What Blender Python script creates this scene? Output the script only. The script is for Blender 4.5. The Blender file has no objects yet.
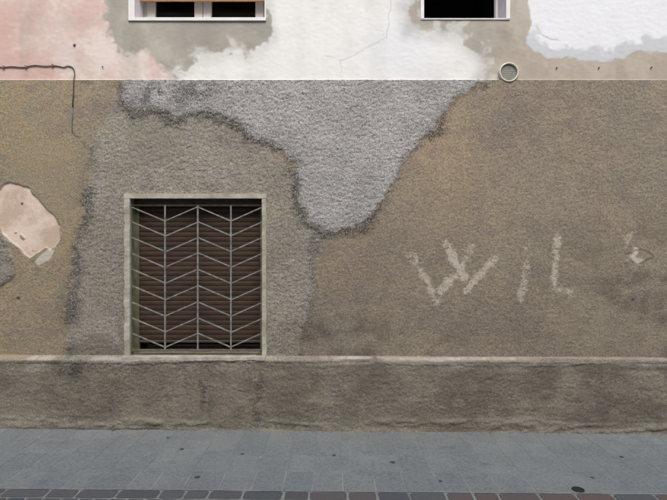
import bpy, math, random
import numpy as np

random.seed(7)
rng = np.random.default_rng(11)
R = math.radians
scene = bpy.context.scene
C = scene.collection

# ------------------------------------------------------------------ camera, sky, sun, exposure
PXM = 127.0            # photograph pixels per metre on the wall plane
DIST = 4.1             # camera to wall
EYE = 1.43             # camera height
cam = bpy.data.cameras.new('camera')
cam.sensor_width = 36.0
cam.lens = PXM * DIST / 667.0 * 36.0
cam.clip_start = 0.05
cam.clip_end = 500.0
camo = bpy.data.objects.new('camera', cam)
camo.location = (0.0, -DIST, EYE)
camo.rotation_euler = (R(90), 0, 0)
C.objects.link(camo)
scene.camera = camo

SUN_EL, SUN_AZ = R(54), R(8)      # azimuth: to the right of the street-facing direction (-Y)
world = bpy.data.worlds.new('World')
scene.world = world
world.use_nodes = True
wn = world.node_tree.nodes
wl = world.node_tree.links
wn.clear()
sky = wn.new('ShaderNodeTexSky')
sky.sky_type = 'NISHITA'
sky.sun_disc = False
sky.sun_elevation = SUN_EL
sky.sun_rotation = math.pi - SUN_AZ
sky.air_density = 1.0
sky.dust_density = 3.0
bg = wn.new('ShaderNodeBackground')
bg.inputs['Strength'].default_value = 0.12
wo = wn.new('ShaderNodeOutputWorld')
wl.new(sky.outputs[0], bg.inputs[0])
wl.new(bg.outputs[0], wo.inputs[0])

sun = bpy.data.lights.new('sun', 'SUN')
sun.energy = 1.4
sun.angle = R(40)
sun.color = (1.0, 0.96, 0.90)
suno = bpy.data.objects.new('sun', sun)
C.objects.link(suno)
from mathutils import Vector
to_sun = Vector((math.sin(SUN_AZ) * math.cos(SUN_EL), -math.cos(SUN_AZ) * math.cos(SUN_EL), math.sin(SUN_EL)))
suno.rotation_euler = to_sun.to_track_quat('Z', 'Y').to_euler()
suno.location = to_sun * 20

vs = scene.view_settings
vs.view_transform = 'Standard'
vs.look = 'None'
vs.gamma = 1.0
vs.use_curve_mapping = False
vs.exposure = 0.83
scene.display_settings.display_device = 'sRGB'
scene.cycles.use_denoising = True
scene.cycles.max_bounces = 5
scene.cycles.diffuse_bounces = 3

# ------------------------------------------------------------------ helpers
def lin(r, g, b, k=1.0):
    f = lambda v: (v / 255 / 12.92) if v / 255 <= 0.04045 else ((v / 255 + 0.055) / 1.055) ** 2.4
    return (f(r) * k, f(g) * k, f(b) * k, 1.0)

def X(px, h=0.0):
    return (px - 333.5) / PXM * (DIST - h) / DIST

def Z(py, h=0.0):
    return EYE + (250.0 - py) / PXM * (DIST - h) / DIST

SLOPE = -0.0086
def gz(x):                       # street level: falls gently to the right
    return 0.031 + SLOPE * x

def tag(o, label=None, cat=None, group=None, kind=None):
    if label: o['label'] = label
    if cat: o['category'] = cat
    if group: o['group'] = group
    if kind: o['kind'] = kind
    return o

def link(o, parent=None):
    C.objects.link(o)
    if parent is not None:
        o.parent = parent
    return o

def empty(name, loc=(0, 0, 0)):
    o = bpy.data.objects.new(name, None)
    o.location = loc
    o.empty_display_size = 0.1
    return link(o)

def mesh_obj(name, verts, faces, mat, parent=None, smooth=False):
    me = bpy.data.meshes.new(name)
    me.from_pydata([tuple(v) for v in verts], [], faces)
    if smooth:
        me.polygons.foreach_set('use_smooth', [True] * len(me.polygons))
    me.materials.append(mat)
    me.update()
    o = bpy.data.objects.new(name, me)
    if parent is not None and parent.location.length > 0:
        o.location = -parent.location
    return link(o, parent)

class MB:
    """collects boxes, bars, tubes and lathes into one mesh"""
    def __init__(self):
        self.v, self.f = [], []
    def add(self, vs_, fs_):
        n = len(self.v)
        self.v += [tuple(p) for p in vs_]
        self.f += [tuple(i + n for i in f) for f in fs_]
        return self
    def box(self, x0, x1, y0, y1, z0, z1, b=0.0):
        if b <= 0:
            self.add([(x0, y0, z0), (x1, y0, z0), (x1, y1, z0), (x0, y1, z0), (x0, y0, z1), (x1, y0, z1), (x1, y1, z1), (x0, y1, z1)],
                     [(0, 3, 2, 1), (4, 5, 6, 7), (0, 1, 5, 4), (1, 2, 6, 5), (2, 3, 7, 6), (3, 0, 4, 7)])
            return self
        # box with chamfered edges: 24 corner points
        import itertools
        pts, idx = [], {}
        for sx, sy, sz in itertools.product((0, 1), repeat=3):
            for ax in range(3):
                p = [(x0, x1)[sx], (y0, y1)[sy], (z0, z1)[sz]]
                for k, s in enumerate((sx, sy, sz)):
                    if k != ax:
                        p[k] += b if s == 0 else -b
                idx[(sx, sy, sz, ax)] = len(pts)
                pts.append(p)
        fs = []
        ctr = np.array([(x0 + x1) / 2, (y0 + y1) / 2, (z0 + z1) / 2])
        def addf(ids):
            q = [np.array(pts[i]) for i in ids]
            nrm = np.cross(q[1] - q[0], q[2] - q[0])
            if np.dot(nrm, sum(q) / len(q) - ctr) < 0:
                ids = ids[::-1]
            fs.append(tuple(ids))
        for ax in range(3):
            o = [k for k in range(3) if k != ax]
            for s in (0, 1):
                ids = []
                for a, c in ((0, 0), (1, 0), (1, 1), (0, 1)):
                    t = [0, 0, 0]; t[ax] = s; t[o[0]] = a; t[o[1]] = c
                    ids.append(idx[(*t, ax)])
                addf(ids)
            for a, c in ((0, 0), (1, 0), (1, 1), (0, 1)):
                t0 = [0, 0, 0]; t0[o[0]] = a; t0[o[1]] = c
                t1 = list(t0); t1[ax] = 1
                addf([idx[(*t0, o[0])], idx[(*t1, o[0])], idx[(*t1, o[1])], idx[(*t0, o[1])]])
        for s in itertools.product((0, 1), repeat=3):
            addf([idx[(*s, 0)], idx[(*s, 1)], idx[(*s, 2)]])
        return self.add(pts, fs)
    def tube(self, pts, r, n=8, cap=True):
        pts = [Vector(p) for p in pts]
        ring = []
        up = Vector((0.13, 1, 0.07)).normalized()
        for i, p in enumerate(pts):
            d = (pts[min(i + 1, len(pts) - 1)] - pts[max(i - 1, 0)]).normalized()
            a = d.cross(up).normalized()
            b = d.cross(a).normalized()
            rr = r[i] if isinstance(r, (list, tuple)) else r
            ring.append([p + (a * math.cos(2 * math.pi * k / n) + b * math.sin(2 * math.pi * k / n)) * rr for k in range(n)])
        vs_ = [p for q in ring for p in q]
        fs_ = []
        for i in range(len(pts) - 1):
            for k in range(n):
                fs_.append((i * n + k, i * n + (k + 1) % n, (i + 1) * n + (k + 1) % n, (i + 1) * n + k))
        if cap:
            fs_.append(tuple(range(n))[::-1])
            fs_.append(tuple((len(pts) - 1) * n + k for k in range(n)))
        return self.add(vs_, fs_)
    def lathe(self, cx, cz, y, prof, n=48):
        """profile of (radius, height towards the street) round the -Y axis"""
        vs_, fs_ = [], []
        for (r, h) in prof:
            for k in range(n):
                a = 2 * math.pi * k / n
                vs_.append((cx + r * math.cos(a), y - h, cz + r * math.sin(a)))
        for i in range(len(prof) - 1):
            for k in range(n):
                fs_.append((i * n + k, i * n + (k + 1) % n, (i + 1) * n + (k + 1) % n, (i + 1) * n + k))
        return self.add(vs_, fs_)
    def build(self, name, mat, parent=None, smooth=False):
        return mesh_obj(name, self.v, self.f, mat, parent, smooth)

# ------------------------------------------------------------------ node helpers
class NT:
    def __init__(self, name):
        self.m = bpy.data.materials.new(name)
        self.m.use_nodes = True
        self.t = self.m.node_tree
        self.t.nodes.clear()
        self.out = self.t.nodes.new('ShaderNodeOutputMaterial')
        self.p = self.t.nodes.new('ShaderNodeBsdfPrincipled')
        self.t.links.new(self.p.outputs[0], self.out.inputs[0])
        self._co = None
    def n(self, k):
        return self.t.nodes.new(k)
    def put(self, s, v):
        if hasattr(v, 'is_linked'):
            self.t.links.new(v, s)
        else:
            s.default_value = v
    def co(self, kind='Object'):
        if self._co is None:
            self._co = self.n('ShaderNodeTexCoord')
        return self._co.outputs[kind]
    def world(self):
        g = self.n('ShaderNodeNewGeometry')
        return g.outputs['Position']
    def scaled(self, v, s):
        m = self.n('ShaderNodeVectorMath'); m.operation = 'MULTIPLY'
        self.put(m.inputs[0], v); m.inputs[1].default_value = s
        return m.outputs[0]
    def noise(self, scale, detail=2.0, rough=0.5, co=None, dist=0.0):
        t = self.n('ShaderNodeTexNoise')
        t.inputs['Scale'].default_value = scale
        t.inputs['Detail'].default_value = detail
        t.inputs['Roughness'].default_value = rough
        t.inputs['Distortion'].default_value = dist
        self.put(t.inputs['Vector'], co if co is not None else self.world())
        return t.outputs[0]
    def voro(self, scale, co=None, feature='F1', rnd=1.0):
        t = self.n('ShaderNodeTexVoronoi')
        t.feature = feature
        t.inputs['Scale'].default_value = scale
        t.inputs['Randomness'].default_value = rnd
        self.put(t.inputs['Vector'], co if co is not None else self.world())
        return t.outputs['Distance']
    def math(self, op, a, b=0.0, c=0.0, clamp=False):
        m = self.n('ShaderNodeMath'); m.operation = op; m.use_clamp = clamp
        self.put(m.inputs[0], a); self.put(m.inputs[1], b)
        if op in ('MULTIPLY_ADD',): self.put(m.inputs[2], c)
        return m.outputs[0]
    def rng(self, v, a, b, c=0.0, d=1.0, smooth=False):
        m = self.n('ShaderNodeMapRange'); m.clamp = True
        if smooth: m.interpolation_type = 'SMOOTHSTEP'
        self.put(m.inputs[0], v)
        for i, k in enumerate((a, b, c, d)): self.put(m.inputs[1 + i], k)
        return m.outputs[0]
    def mix(self, f, a, b, mode='MIX'):
        m = self.n('ShaderNodeMix'); m.data_type = 'RGBA'; m.blend_type = mode
        self.put(m.inputs[0], f); self.put(m.inputs[6], a); self.put(m.inputs[7], b)
        return m.outputs[2]
    def grey(self, v):
        m = self.n('ShaderNodeCombineColor')
        for i in range(3): self.put(m.inputs[i], v)
        return m.outputs[0]
    def attr(self, name):
        a = self.n('ShaderNodeAttribute'); a.attribute_name = name
        return a.outputs['Fac']
    def rand(self):
        return self.n('ShaderNodeObjectInfo').outputs['Random']
    def bump(self, h, strength, dist, prev=None):
        b = self.n('ShaderNodeBump')
        self.put(b.inputs['Strength'], strength); b.inputs['Distance'].default_value = dist
        self.put(b.inputs['Height'], h)
        if prev is not None: self.put(b.inputs['Normal'], prev)
        return b.outputs[0]
    def done(self, col, rough=0.9, normal=None, metal=0.0, spec=None):
        self.put(self.p.inputs['Base Color'], col)
        self.put(self.p.inputs['Roughness'], rough)
        self.put(self.p.inputs['Metallic'], metal)
        if spec is not None: self.p.inputs['Specular IOR Level'].default_value = spec
        if normal is not None: self.put(self.p.inputs['Normal'], normal)
        return self.m

def simple(name, c, c2=None, rough=0.6, nscale=20, bump=0.0, bscale=60, metal=0.0, spec=None):
    t = NT(name)
    n = t.noise(nscale, 4, 0.6)
    col = t.mix(t.rng(n, 0.35, 0.65), c, c2 or tuple(v * 0.8 for v in c[:3]) + (1,))
    nb = t.bump(t.noise(bscale, 3, 0.6), bump, 0.01) if bump else None
    return t.done(col, rough, nb, metal, spec)

# ------------------------------------------------------------------ the wall material
def wall_material():
    t = NT('old_plaster')
    A = t.attr
    n_low, n_mid = A('n_low'), A('n_mid')
    n_grain = t.noise(112.0, 2.0, 0.62, co=t.scaled(t.world(), (0.78, 1.0, 1.2)))
    n_fine = t.noise(230.0, 1.0, 0.6)
    K = 1.56
    def L(r, g, b): return lin(r, g + 0.2, b + 0.9, K)
    # upper render: bare grey-beige float finish
    up = t.mix(t.rng(n_low, 0.3, 0.7), lin(177, 172, 161), lin(189, 181, 167))
    up = t.mix(t.rng(n_mid, 0.4, 0.9, 0, 0.6), up, lin(158, 154, 147))
    up = t.mix(t.rng(n_mid, 0.42, 0.1, 0, 0.5), up, lin(200, 195, 184))
    up = t.mix(t.math('MULTIPLY', A('beige'), 0.75), up, t.mix(t.rng(n_mid, 0.25, 0.75), lin(196, 183, 168), lin(180, 169, 155)))
    # pink limewash, worn through to white
    pk = t.mix(t.rng(n_mid, 0.25, 0.75), lin(219, 193, 184), lin(230, 217, 208))
    pk = t.mix(A('pinkdeep'), pk, lin(205, 164, 153))
    up = t.mix(A('pnk'), up, pk)
    # white paint
    wc = t.mix(t.rng(n_mid, 0.4, 0.8), lin(243, 243, 239), lin(236, 236, 232))
    wc = t.mix(A('blue'), wc, lin(238, 240, 243))
    wc = t.mix(A('thin'), wc, lin(186, 189, 192))
    up = t.mix(A('wht'), up, wc)
    up = t.mix(t.math('MULTIPLY', A('streak'), t.rng(A('wht'), 0, 1, 0.2, 0.07)), up, lin(150, 142, 126))
    up = t.mix(t.rng(n_grain, 0.5, 0.8, 0, 0.12), up, lin(140, 132, 120))
    # roughcast
    lo = t.mix(t.rng(n_low, 0.25, 0.75), L(122, 113, 98), L(114, 107, 95))
    lo = t.mix(t.rng(A('n_low2'), 0.45, 0.95, 0, 0.55), lo, L(100, 93, 85))
    lo = t.mix(t.rng(n_mid, 0.5, 0.95, 0, 0.5), lo, L(133, 120, 102))
    lo = t.mix(A('ochre'), lo, t.mix(t.rng(n_mid, 0.25, 0.75), L(122, 114, 95), L(131, 117, 94)))
    lo = t.mix(A('warm'), lo, t.mix(t.rng(n_mid, 0.25, 0.75), L(136, 121, 101), L(126, 113, 95)))
    lo = t.mix(A('win'), lo, t.mix(t.rng(n_mid, 0.3, 0.8), L(128, 124, 114), L(117, 112, 102)))
    lo = t.mix(A('cem'), lo, t.mix(t.rng(n_mid, 0.3, 0.8), L(142, 140, 137), L(130, 128, 125)))
    lo = t.mix(A('plin'), lo, t.mix(t.rng(n_mid, 0.25, 0.75), L(113, 107, 95), L(100, 95, 85)))
    lo = t.mix(A('foot'), lo, L(115, 110, 100))
    lo = t.mix(A('damp'), lo, L(78, 71, 63))
    hue = t.mix(t.rng(A('n_hue'), 0.30, 0.70), L(110, 101, 94), L(125, 117, 100))
    hk = t.math('MULTIPLY', t.math('SUBTRACT', 1.0, A('cem')), t.rng(t.math('ABSOLUTE', t.math('SUBTRACT', A('n_hue'), 0.5)), 0.05, 0.40, 0.0, 0.42))
    lo = t.mix(hk, lo, hue)
    # lichen and dirt, caught in the pits first
    lo = t.mix(t.math('MULTIPLY', A('edge'), t.rng(n_grain, 0.42, 0.66, 1.0, 0.25)), lo, L(56, 55, 53))
    # sand grains of the spatter coat: light and dark specks of their own colour
    gw = t.rng(A('coarse'), -0.5, 1.0, 0.30, 0.52)
    g = t.rng(n_grain, 0.28, 0.72, t.math('SUBTRACT', 1.0, gw), t.math('ADD', 1.0, gw))
    g2 = t.rng(n_fine, 0.28, 0.72, 0.80, 1.20)
    lo = t.mix(1.0, lo, t.grey(t.math('MULTIPLY', g, g2)), 'MULTIPLY')
    lo = t.mix(t.math('MULTIPLY', A('speck'), t.rng(n_grain, 0.30, 0.43, 1.0, 0.0)), lo, L(74, 73, 71))  # dark dots: shade in the pits of the coat, painted as colour
    # bare pink plaster below the fallen coat
    br = t.mix(t.rng(n_mid, 0.3, 0.8), L(192, 176, 162), L(168, 149, 133))
    br = t.mix(t.rng(n_grain, 0.52, 0.72, 0, 0.45), br, L(146, 130, 112))
    lo = t.mix(A('bare'), lo, br)
    lo = t.mix(A('skim_highlight'), lo, L(160, 157, 144))  # filler, with the painted highlight on the lip
    # faded white letters, rubbed onto the high grains only
    th = t.math('MULTIPLY_ADD', A('let'), -0.40, 0.68)
    lt = t.math('MULTIPLY', t.rng(n_grain, t.math('SUBTRACT', th, 0.12), t.math('ADD', th, 0.16)), t.rng(A('let'), 0.0, 1.0, 0.0, 0.95))
    lo = t.mix(lt, lo, L(168, 159, 146))
    # the worn white edge of the ledge
    lo = t.mix(t.math('MULTIPLY', A('ledge'), t.rng(n_grain, 0.3, 0.5, 0.5, 1.0)), lo, t.mix(t.rng(n_mid, 0.3, 0.7), L(160, 156, 148), L(138, 133, 124)))
    col = t.mix(A('low'), up, lo)
    col = t.mix(A('crk'), col, lin(70, 66, 60))
    # fine relief
    s = t.rng(A('low'), 0.0, 1.0, 0.06, 0.28)
    nb = t.bump(n_grain, s, 0.008)
    return t.done(col, 0.95, nb, spec=0.2)

WALL = wall_material()

# ------------------------------------------------------------------ wall height field
STEP = 0.0066
xs = np.concatenate([np.linspace(-4.7, -3.02, 60), np.arange(-3.0, 3.0001, STEP), np.linspace(3.02, 4.7, 60)])
zs = np.concatenate([np.arange(-0.10, 3.52, STEP), np.linspace(3.54, 5.0, 50)])
def snap(arr, v):
    arr[np.argmin(np.abs(arr - v))] = v
# openings on the wall plane (x0, x1, z0, z1)
OPEN_L = (X(131.0), X(262.5), Z(354.5), Z(198.5))
OPEN_A = (X(135.0), X(264.5), Z(20.6), Z(20.6) + 1.38)
OPEN_B = (X(424.0), X(505.8), Z(18.6), Z(18.6) + 1.38)
LINE = Z(80.4)                              # top edge of the roughcast
for o_ in (OPEN_L, OPEN_A, OPEN_B):
    snap(xs, o_[0]); snap(xs, o_[1]); snap(zs, o_[2]); snap(zs, o_[3])
k_ = np.argmin(np.abs(zs - LINE)); zs[k_] = LINE; zs[k_ + 1] = LINE + 0.0022
NX, NZ = len(xs), len(zs)
GX, GZ = np.meshgrid(xs, zs)                # rows = z
PX = GX * PXM + 333.5                       # photograph pixels, used as wall coordinates
PY = 250.0 - (GZ - EYE) * PXM

def field(sig_x, sig_z=None, seed=0):
    """smooth unit-variance noise, sigma in cells"""
    sig_z = sig_z or sig_x
    r = np.random.default_rng(seed).standard_normal((NZ, NX))
    fx = np.fft.fftfreq(NX)[None, :]; fz = np.fft.fftfreq(NZ)[:, None]
    k = np.exp(-2 * math.pi ** 2 * ((fx * sig_x) ** 2 + (fz * sig_z) ** 2))
    f = np.real(np.fft.ifft2(np.fft.fft2(r) * k))
    return f / f.std()

F_big, F_mid, F_sm, F_xs = field(40, seed=1), field(12, seed=2), field(4, seed=3), field(1.5, seed=4)
F_g1, F_g2 = field(1.0, 0.72, seed=5), field(1.8, 1.2, seed=6)
F_hor = field(26, 2.2, seed=8)
F_hor2 = field(60, 2.5, seed=9)
F_bigB, F_midB = field(40, seed=12), field(12, seed=13)

def sdf(poly):
    """signed distance in px, positive inside"""
    P = np.array(poly, float)
    d = np.full(GX.shape, 1e9)
    inside = np.zeros(GX.shape, bool)
    for i in range(len(P)):
        a, b = P[i], P[(i + 1) % len(P)]
        e = b - a
        wx, wz = PX - a[0], PY - a[1]
        tt = np.clip((wx * e[0] + wz * e[1]) / (e @ e + 1e-9), 0, 1)
        d = np.minimum(d, (wx - e[0] * tt) ** 2 + (wz - e[1] * tt) ** 2)
        c = ((a[1] <= PY) != (b[1] <= PY))
        with np.errstate(divide='ignore', invalid='ignore'):
            xi = a[0] + (PY - a[1]) * (e[0] / (e[1] if abs(e[1]) > 1e-9 else 1e-9))
        inside ^= c & (PX < xi)
    d = np.sqrt(d)
    return np.where(inside, d, -d)

def stroke(pts):
    d = np.full(GX.shape, 1e9)
    P = np.array(pts, float)
    for a, b in zip(P[:-1], P[1:]):
        e = b - a
        wx, wz = PX - a[0], PY - a[1]
        tt = np.clip((wx * e[0] + wz * e[1]) / (e @ e + 1e-9), 0, 1)
        d = np.minimum(d, (wx - e[0] * tt) ** 2 + (wz - e[1] * tt) ** 2)
    return np.sqrt(d)

def ss(v, a, b):
    t_ = np.clip((v - a) / (b - a), 0, 1)
    return t_ * t_ * (3 - 2 * t_)

def blob(cx, cy, rx, ry):
    return np.exp(-(((PX - cx) / rx) ** 2 + ((PY - cy) / ry) ** 2))

low = (GZ <= LINE + 1e-6).astype(float)
unit = lambda f: 0.5 + 0.22 * f / f.std()
n_low = unit(field(90, seed=21) + 0.6 * F_bigB)
n_low2 = unit(field(50, 35, seed=33) + 0.7 * field(18, seed=34) + 0.4 * F_sm)
n_hue = unit(field(7, 4.5, seed=51) + 0.8 * field(3, 2, seed=52) + 0.8 * field(20, 12, seed=53))
n_mid = unit(0.5 * field(22, seed=22) + 0.7 * F_midB + 0.5 * field(5, seed=23) + 0.35 * F_xs)
streakf = field(7, 60, seed=24) + 0.5 * field(3, 12, seed=25)
rag = F_big * 2.6 + F_mid * 2.2 + F_sm * 1.5 + F_xs * 0.8
s_cem = sdf([(131, 60), (500, 60), (484, 82), (470, 92), (455, 101), (438, 122), (420, 141), (408, 160), (395, 184), (379, 206), (363, 221), (350, 228), (329, 228),
             (312, 217), (304, 203), (298, 180), (291, 163), (276, 148), (258, 138), (238, 124), (220, 115), (198, 111), (175, 113), (150, 109), (131, 108), (121, 98)]) + F_mid * 1.6 + F_sm * 1.2 + F_xs * 0.9
s_win = sdf([(118, 100), (200, 100), (262, 136), (296, 172), (312, 205), (319, 236), (312, 262), (318, 285), (309, 318), (300, 356), (300, 366),
             (66, 366), (70, 330), (74, 285), (72, 250), (80, 215), (88, 175), (92, 140), (104, 115)]) + rag * 0.8
s_bare = sdf([(-22, 212), (-10, 196), (1, 190), (4, 185), (11, 182), (21, 185), (30, 189), (36, 198), (44, 209), (54, 216), (60, 226), (60, 238), (57, 247), (51, 250), (46, 249), (40, 253), (30, 256), (24, 253), (17, 246), (8, 236), (0, 229), (-14, 228)]) + F_mid * 0.8 + F_sm * 0.8
s_clump = sdf([(-40, 240), (-22, 229), (0, 232), (6, 241), (10, 256), (13, 272), (6, 284), (-3, 290), (-28, 291), (-42, 270)]) + F_mid * 1.5 + F_sm * 1.0
s_wht1 = sdf([(266, -400), (265, 10), (266, 30), (252, 42), (225, 46), (205, 51), (190, 57), (183, 68), (174, 76), (168, 95), (470, 95), (485, 80), (488, 66), (480, 52), (468, 42), (450, 36), (424, 33), (410, 28), (407, 10), (408, -400)]) + rag * 0.9
s_wht2 = sdf([(529, -400), (529, 8), (530, 24), (524, 39), (532, 49), (548, 56), (575, 60), (606, 60), (640, 55), (700, 47), (1000, 45), (1000, -400)]) + rag * 0.7
s_pnk = sdf([(-400, -400), (102, -400), (104, 0), (106, 26), (112, 44), (128, 53), (146, 58), (152, 68), (188, 79), (190, 100), (-400, 100)]) + rag * 1.1
m_up = 1 - low
cem = low * ss(s_cem, -1.2, 1.4)
streak = m_up * ss(streakf, 0.2, 2.4)
win = low * ss(s_win, -4, 5) * (1 - cem)
bare = low * ss(s_bare, -0.5, 0.5)
clump = low * ss(s_clump, -1.5, 1.5)
win = np.maximum(win, clump)
wisp = field(9, seed=31) + 0.7 * F_sm + 0.4 * F_xs
wht = m_up * np.maximum(np.clip(ss(s_wht1 + wisp * 1.5, -2.5, 2.5) * (0.78 + 0.22 * ss(s_wht1, 4, 16)), 0, 1), ss(s_wht2, -1.2, 1.2))
wht = np.maximum(wht, m_up * 0.45 * ss(s_wht1 + wisp * 5, -9, 2))
pnk = m_up * ss(s_pnk + wisp * 1.6, -4, 4) * (1 - wht) * (0.86 + 0.14 * ss(wisp, -1, 0.6))
pinkdeep = m_up * np.clip(0.55 * ss(PY, 40, 78) * ss(F_bigB + 0.5 * F_mid, -0.6, 1.2) + 0.5 * blob(8, 30, 50, 26) + 0.5 * blob(70, 22, 16, 18), 0, 0.8) * (1 - 0.8 * blob(50, 20, 22, 30)) 
thin = m_up * np.clip(0.62 * (1 - ss(s_wht2 + wisp * 1.3, 9, 15)) * ss(s_wht2, -3, 0) * ss(PY, 20, 40) + 0.55 * (1 - ss(s_wht1, 0, 22)) * ss(F_big + 0.6 * F_midB, -0.5, 1.4) * ss(s_wht1, -6, 0), 0, 0.85)
blue = m_up * np.maximum(ss(PX, 500, 540), blob(400, 50, 40, 30))
beige = m_up * np.clip(ss(PX, 470, 530) * ss(PY, 25, 62) + blob(410, 12, 6, 25) + 0.7 * ss(F_bigB, 0.3, 1.5), 0, 1)
# dirt and lichen rim round the newer cement, with its own ragged shape
rim = np.exp(-((s_cem + 1.2 + F_mid * 1.5) / (4.6 + 2.6 * ss(PX, 360, 300) + 1.3 * F_bigB.clip(-1, 1))) ** 2)
topdist = ss(PY, 80, 88)
edge = low * rim * topdist * (0.45 + 0.55 * ss(F_mid + 0.7 * F_sm, -1.0, 0.8))
edge = np.maximum(edge, low * 0.9 * blob(128, 97, 9, 14) * ss(F_sm, -1.2, 0.6))
edge = np.maximum(edge, low * 0.85 * blob(192, 91, 24, 10) * ss(F_sm + F_mid * 0.5, -0.7, 0.7))
edge = np.maximum(edge, low * 0.9 * blob(160, 98, 40, 17) * ss(F_sm + 0.5 * F_xs, -0.5, 1.0))
edge = np.maximum(edge, low * 0.55 * blob(90, 82.5, 12, 3.5) * ss(F_sm, -1, 0.5))
wrim = np.exp(-((s_win - 4) / 9.0) ** 2) * (1 - cem)
edge = np.maximum(edge, low * 0.8 * wrim * (ss(PX, 105, 92) * ss(PY, 120, 180) + 0.9 * ss(PX, 280, 300) * ss(PY, 235, 300)) * ss(F_mid + F_sm * 0.6, -0.9, 0.8))
edge = np.maximum(edge, clump * 0.45 * ss(F_sm, -0.6, 0.8))
for pts, w_, k_e in (([(204, 381), (206, 390), (203, 406)], 2.2, 0.55), ([(263, 364), (262, 385), (257, 404), (258, 418)], 3.0, 0.5), ([(214, 396), (213, 412)], 2.0, 0.35), ([(188, 378), (190, 392)], 1.8, 0.3)):
    edge = np.maximum(edge, low * k_e * ss(w_ + F_sm * 1.4 + F_xs * 0.6 - stroke(pts), -1.2, 1.6))
edge = np.maximum(edge, low * 0.5 * ss(4.0 + F_sm * 2 + F_mid * 2 - stroke([(316, 232), (311, 262), (317, 286), (309, 318), (301, 352)]), -4, 4))
edge = np.clip(edge, 0, 0.9)
ochre = low * np.clip(ss(PX, 112, 70) * ss(PY, 420, 330), 0, 1) * (0.6 + 0.4 * ss(F_bigB, -1, 1))
warm = low * np.clip(0.95 * blob(430, 165, 60, 62) + 0.7 * blob(345, 262, 30, 30) + 0.55 * blob(520, 120, 80, 40) + 0.35 * blob(115, 105, 14, 22) + 0.5 * blob(560, 275, 45, 30), 0, 1) * ss(F_bigB, -1.6, 0.4)
# ---- plinth, ledge
ZL = 0.574 - 0.0042 * GX
D = GZ - ZL
plin = low * ss(D, 0.0, -0.025)
foot = low * ss(GZ - gz(GX), 0.13 + 0.0, 0.07) * ss(F_hor + F_mid * 0.5, -0.9, 0.9) * 0.85
foot *= 1
dampn = ss(0.7 * field(30, 10, seed=26) + 0.6 * field(9, 5, seed=28) + 0.6 * F_midB + 0.6 * field(3.5, seed=27), -1.4, 2.0)
damp = low * dampn * np.clip(0.55 * ss(PY, 300, 355) * (1 - plin) * ss(F_bigB, -1.2, 0.8) + plin * 0.30 + 0.30 * ss(PX, 500, 640) * ss(PY, 90, 260) + 0.35 * blob(640, 290, 60, 50) + 0.5 * blob(345, 325, 45, 30), 0, 1)
lbreak = ss(F_hor2 + 0.55 * F_hor + 0.25 * F_sm, -0.9, 0.1)
l_left = ss(PX, 64, 56) + ss(PX, 92, 98) * ss(PX, 280, 270) + 0.35 * ss(PX, 272, 300) * ss(PX, 350, 335)
l_right = ss(PX, 325, 350)
jit = 0.0025 * F_hor + 0.001 * F_sm
Dj = D + jit
line_up = ss(Dj, 0.009, 0.013) * ss(Dj, 0.027, 0.021) * (0.55 + 0.45 * lbreak) * (0.4 + 0.6 * ss(0.6 * F_hor2 + 0.9 * F_hor, -1.0, 0.2))
line_dn = ss(Dj, -0.030, -0.024) * ss(Dj, -0.008, -0.013) * (0.5 + 0.5 * ss(F_hor2 - 0.6 * F_hor, -0.5, 0.5))
fill = ss(D, -0.026, -0.02) * ss(D, 0.02, 0.012) * ss(F_hor2 + 0.3 * F_sm, 0.35, 0.75)
l_band = np.clip(l_right * np.maximum.reduce([line_up, line_dn, fill]) + (1 - l_right) * l_left * ss(Dj, -0.008, -0.002) * ss(Dj, 0.026, 0.018) * lbreak, 0, 1)
gapd = ss(field(16, 3, seed=61) + 0.5 * F_sm, -0.1, 0.5) * ss(Dj, -0.014, -0.006) * ss(Dj, 0.014, 0.008) * l_right
ledge = low * l_band * 0.85 * ss(F_sm + F_hor * 0.7 + 0.5 * F_xs, -2.0, 0.2) * (1 - 0.8 * gapd)
edge = np.clip(np.maximum(edge, low * 0.45 * gapd), 0, 0.9)
below = low * 0.30 * ss(D, -0.16, -0.03) * ss(D, 0, -0.02) * ss(F_hor + F_mid, 0.2, 1.5)
ledge = np.maximum(ledge, below)
# filler below the bare patch, and a lip highlight painted along its edge
skim_highlight = low * np.clip(ss(sdf([(36, 263), (42, 254), (50, 249), (55, 250), (52, 257), (45, 262), (39, 267)]) + F_sm * 0.8, -0.8, 0.8) + 0.7 * ss(2.2 - stroke([(30, 256), (44, 247), (57, 243), (60, 232)]), 0, 1.4) * ss(F_sm, -0.4, 0.6), 0, 1)
bare = bare * (1 - 0.85 * ss(0.7 * field(2.4, seed=41) + 0.5 * F_sm + 0.5 * F_xs - 3.0 + 1.9 * ss(PY, 218, 256), 0.0, 0.6))
# ---- faded letters: strokes (points, half width, strength)
W_ = [([(408, 252), (416, 262)], 4.6, 0.55), ([(414, 260), (424, 277), (436, 301)], 4.2, 0.78), ([(440, 291), (452, 279), (461, 266)], 4.6, 0.85), ([(461, 266), (471, 248)], 4.0, 0.62),
      ([(446, 245), (455, 262), (463, 277)], 4.4, 0.85), ([(463, 278), (467, 288)], 3.6, 0.5), ([(466, 290), (478, 276), (495, 258)], 3.8, 0.78)]
I_ = [([(528, 246), (527, 259)], 3.6, 0.6), ([(527, 257), (525, 274), (520, 298)], 3.9, 0.66)]
L_ = [([(556, 238), (555, 262), (553, 286)], 3.9, 0.78), ([(553, 287), (572, 293)], 4.4, 0.8)]
M_ = [([(633, 231), (627, 238), (625, 248)], 2.8, 0.6), ([(635, 250), (633, 257), (637, 263)], 2.8, 1.3), ([(629, 257), (640, 260)], 3.2, 0.85)]
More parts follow.
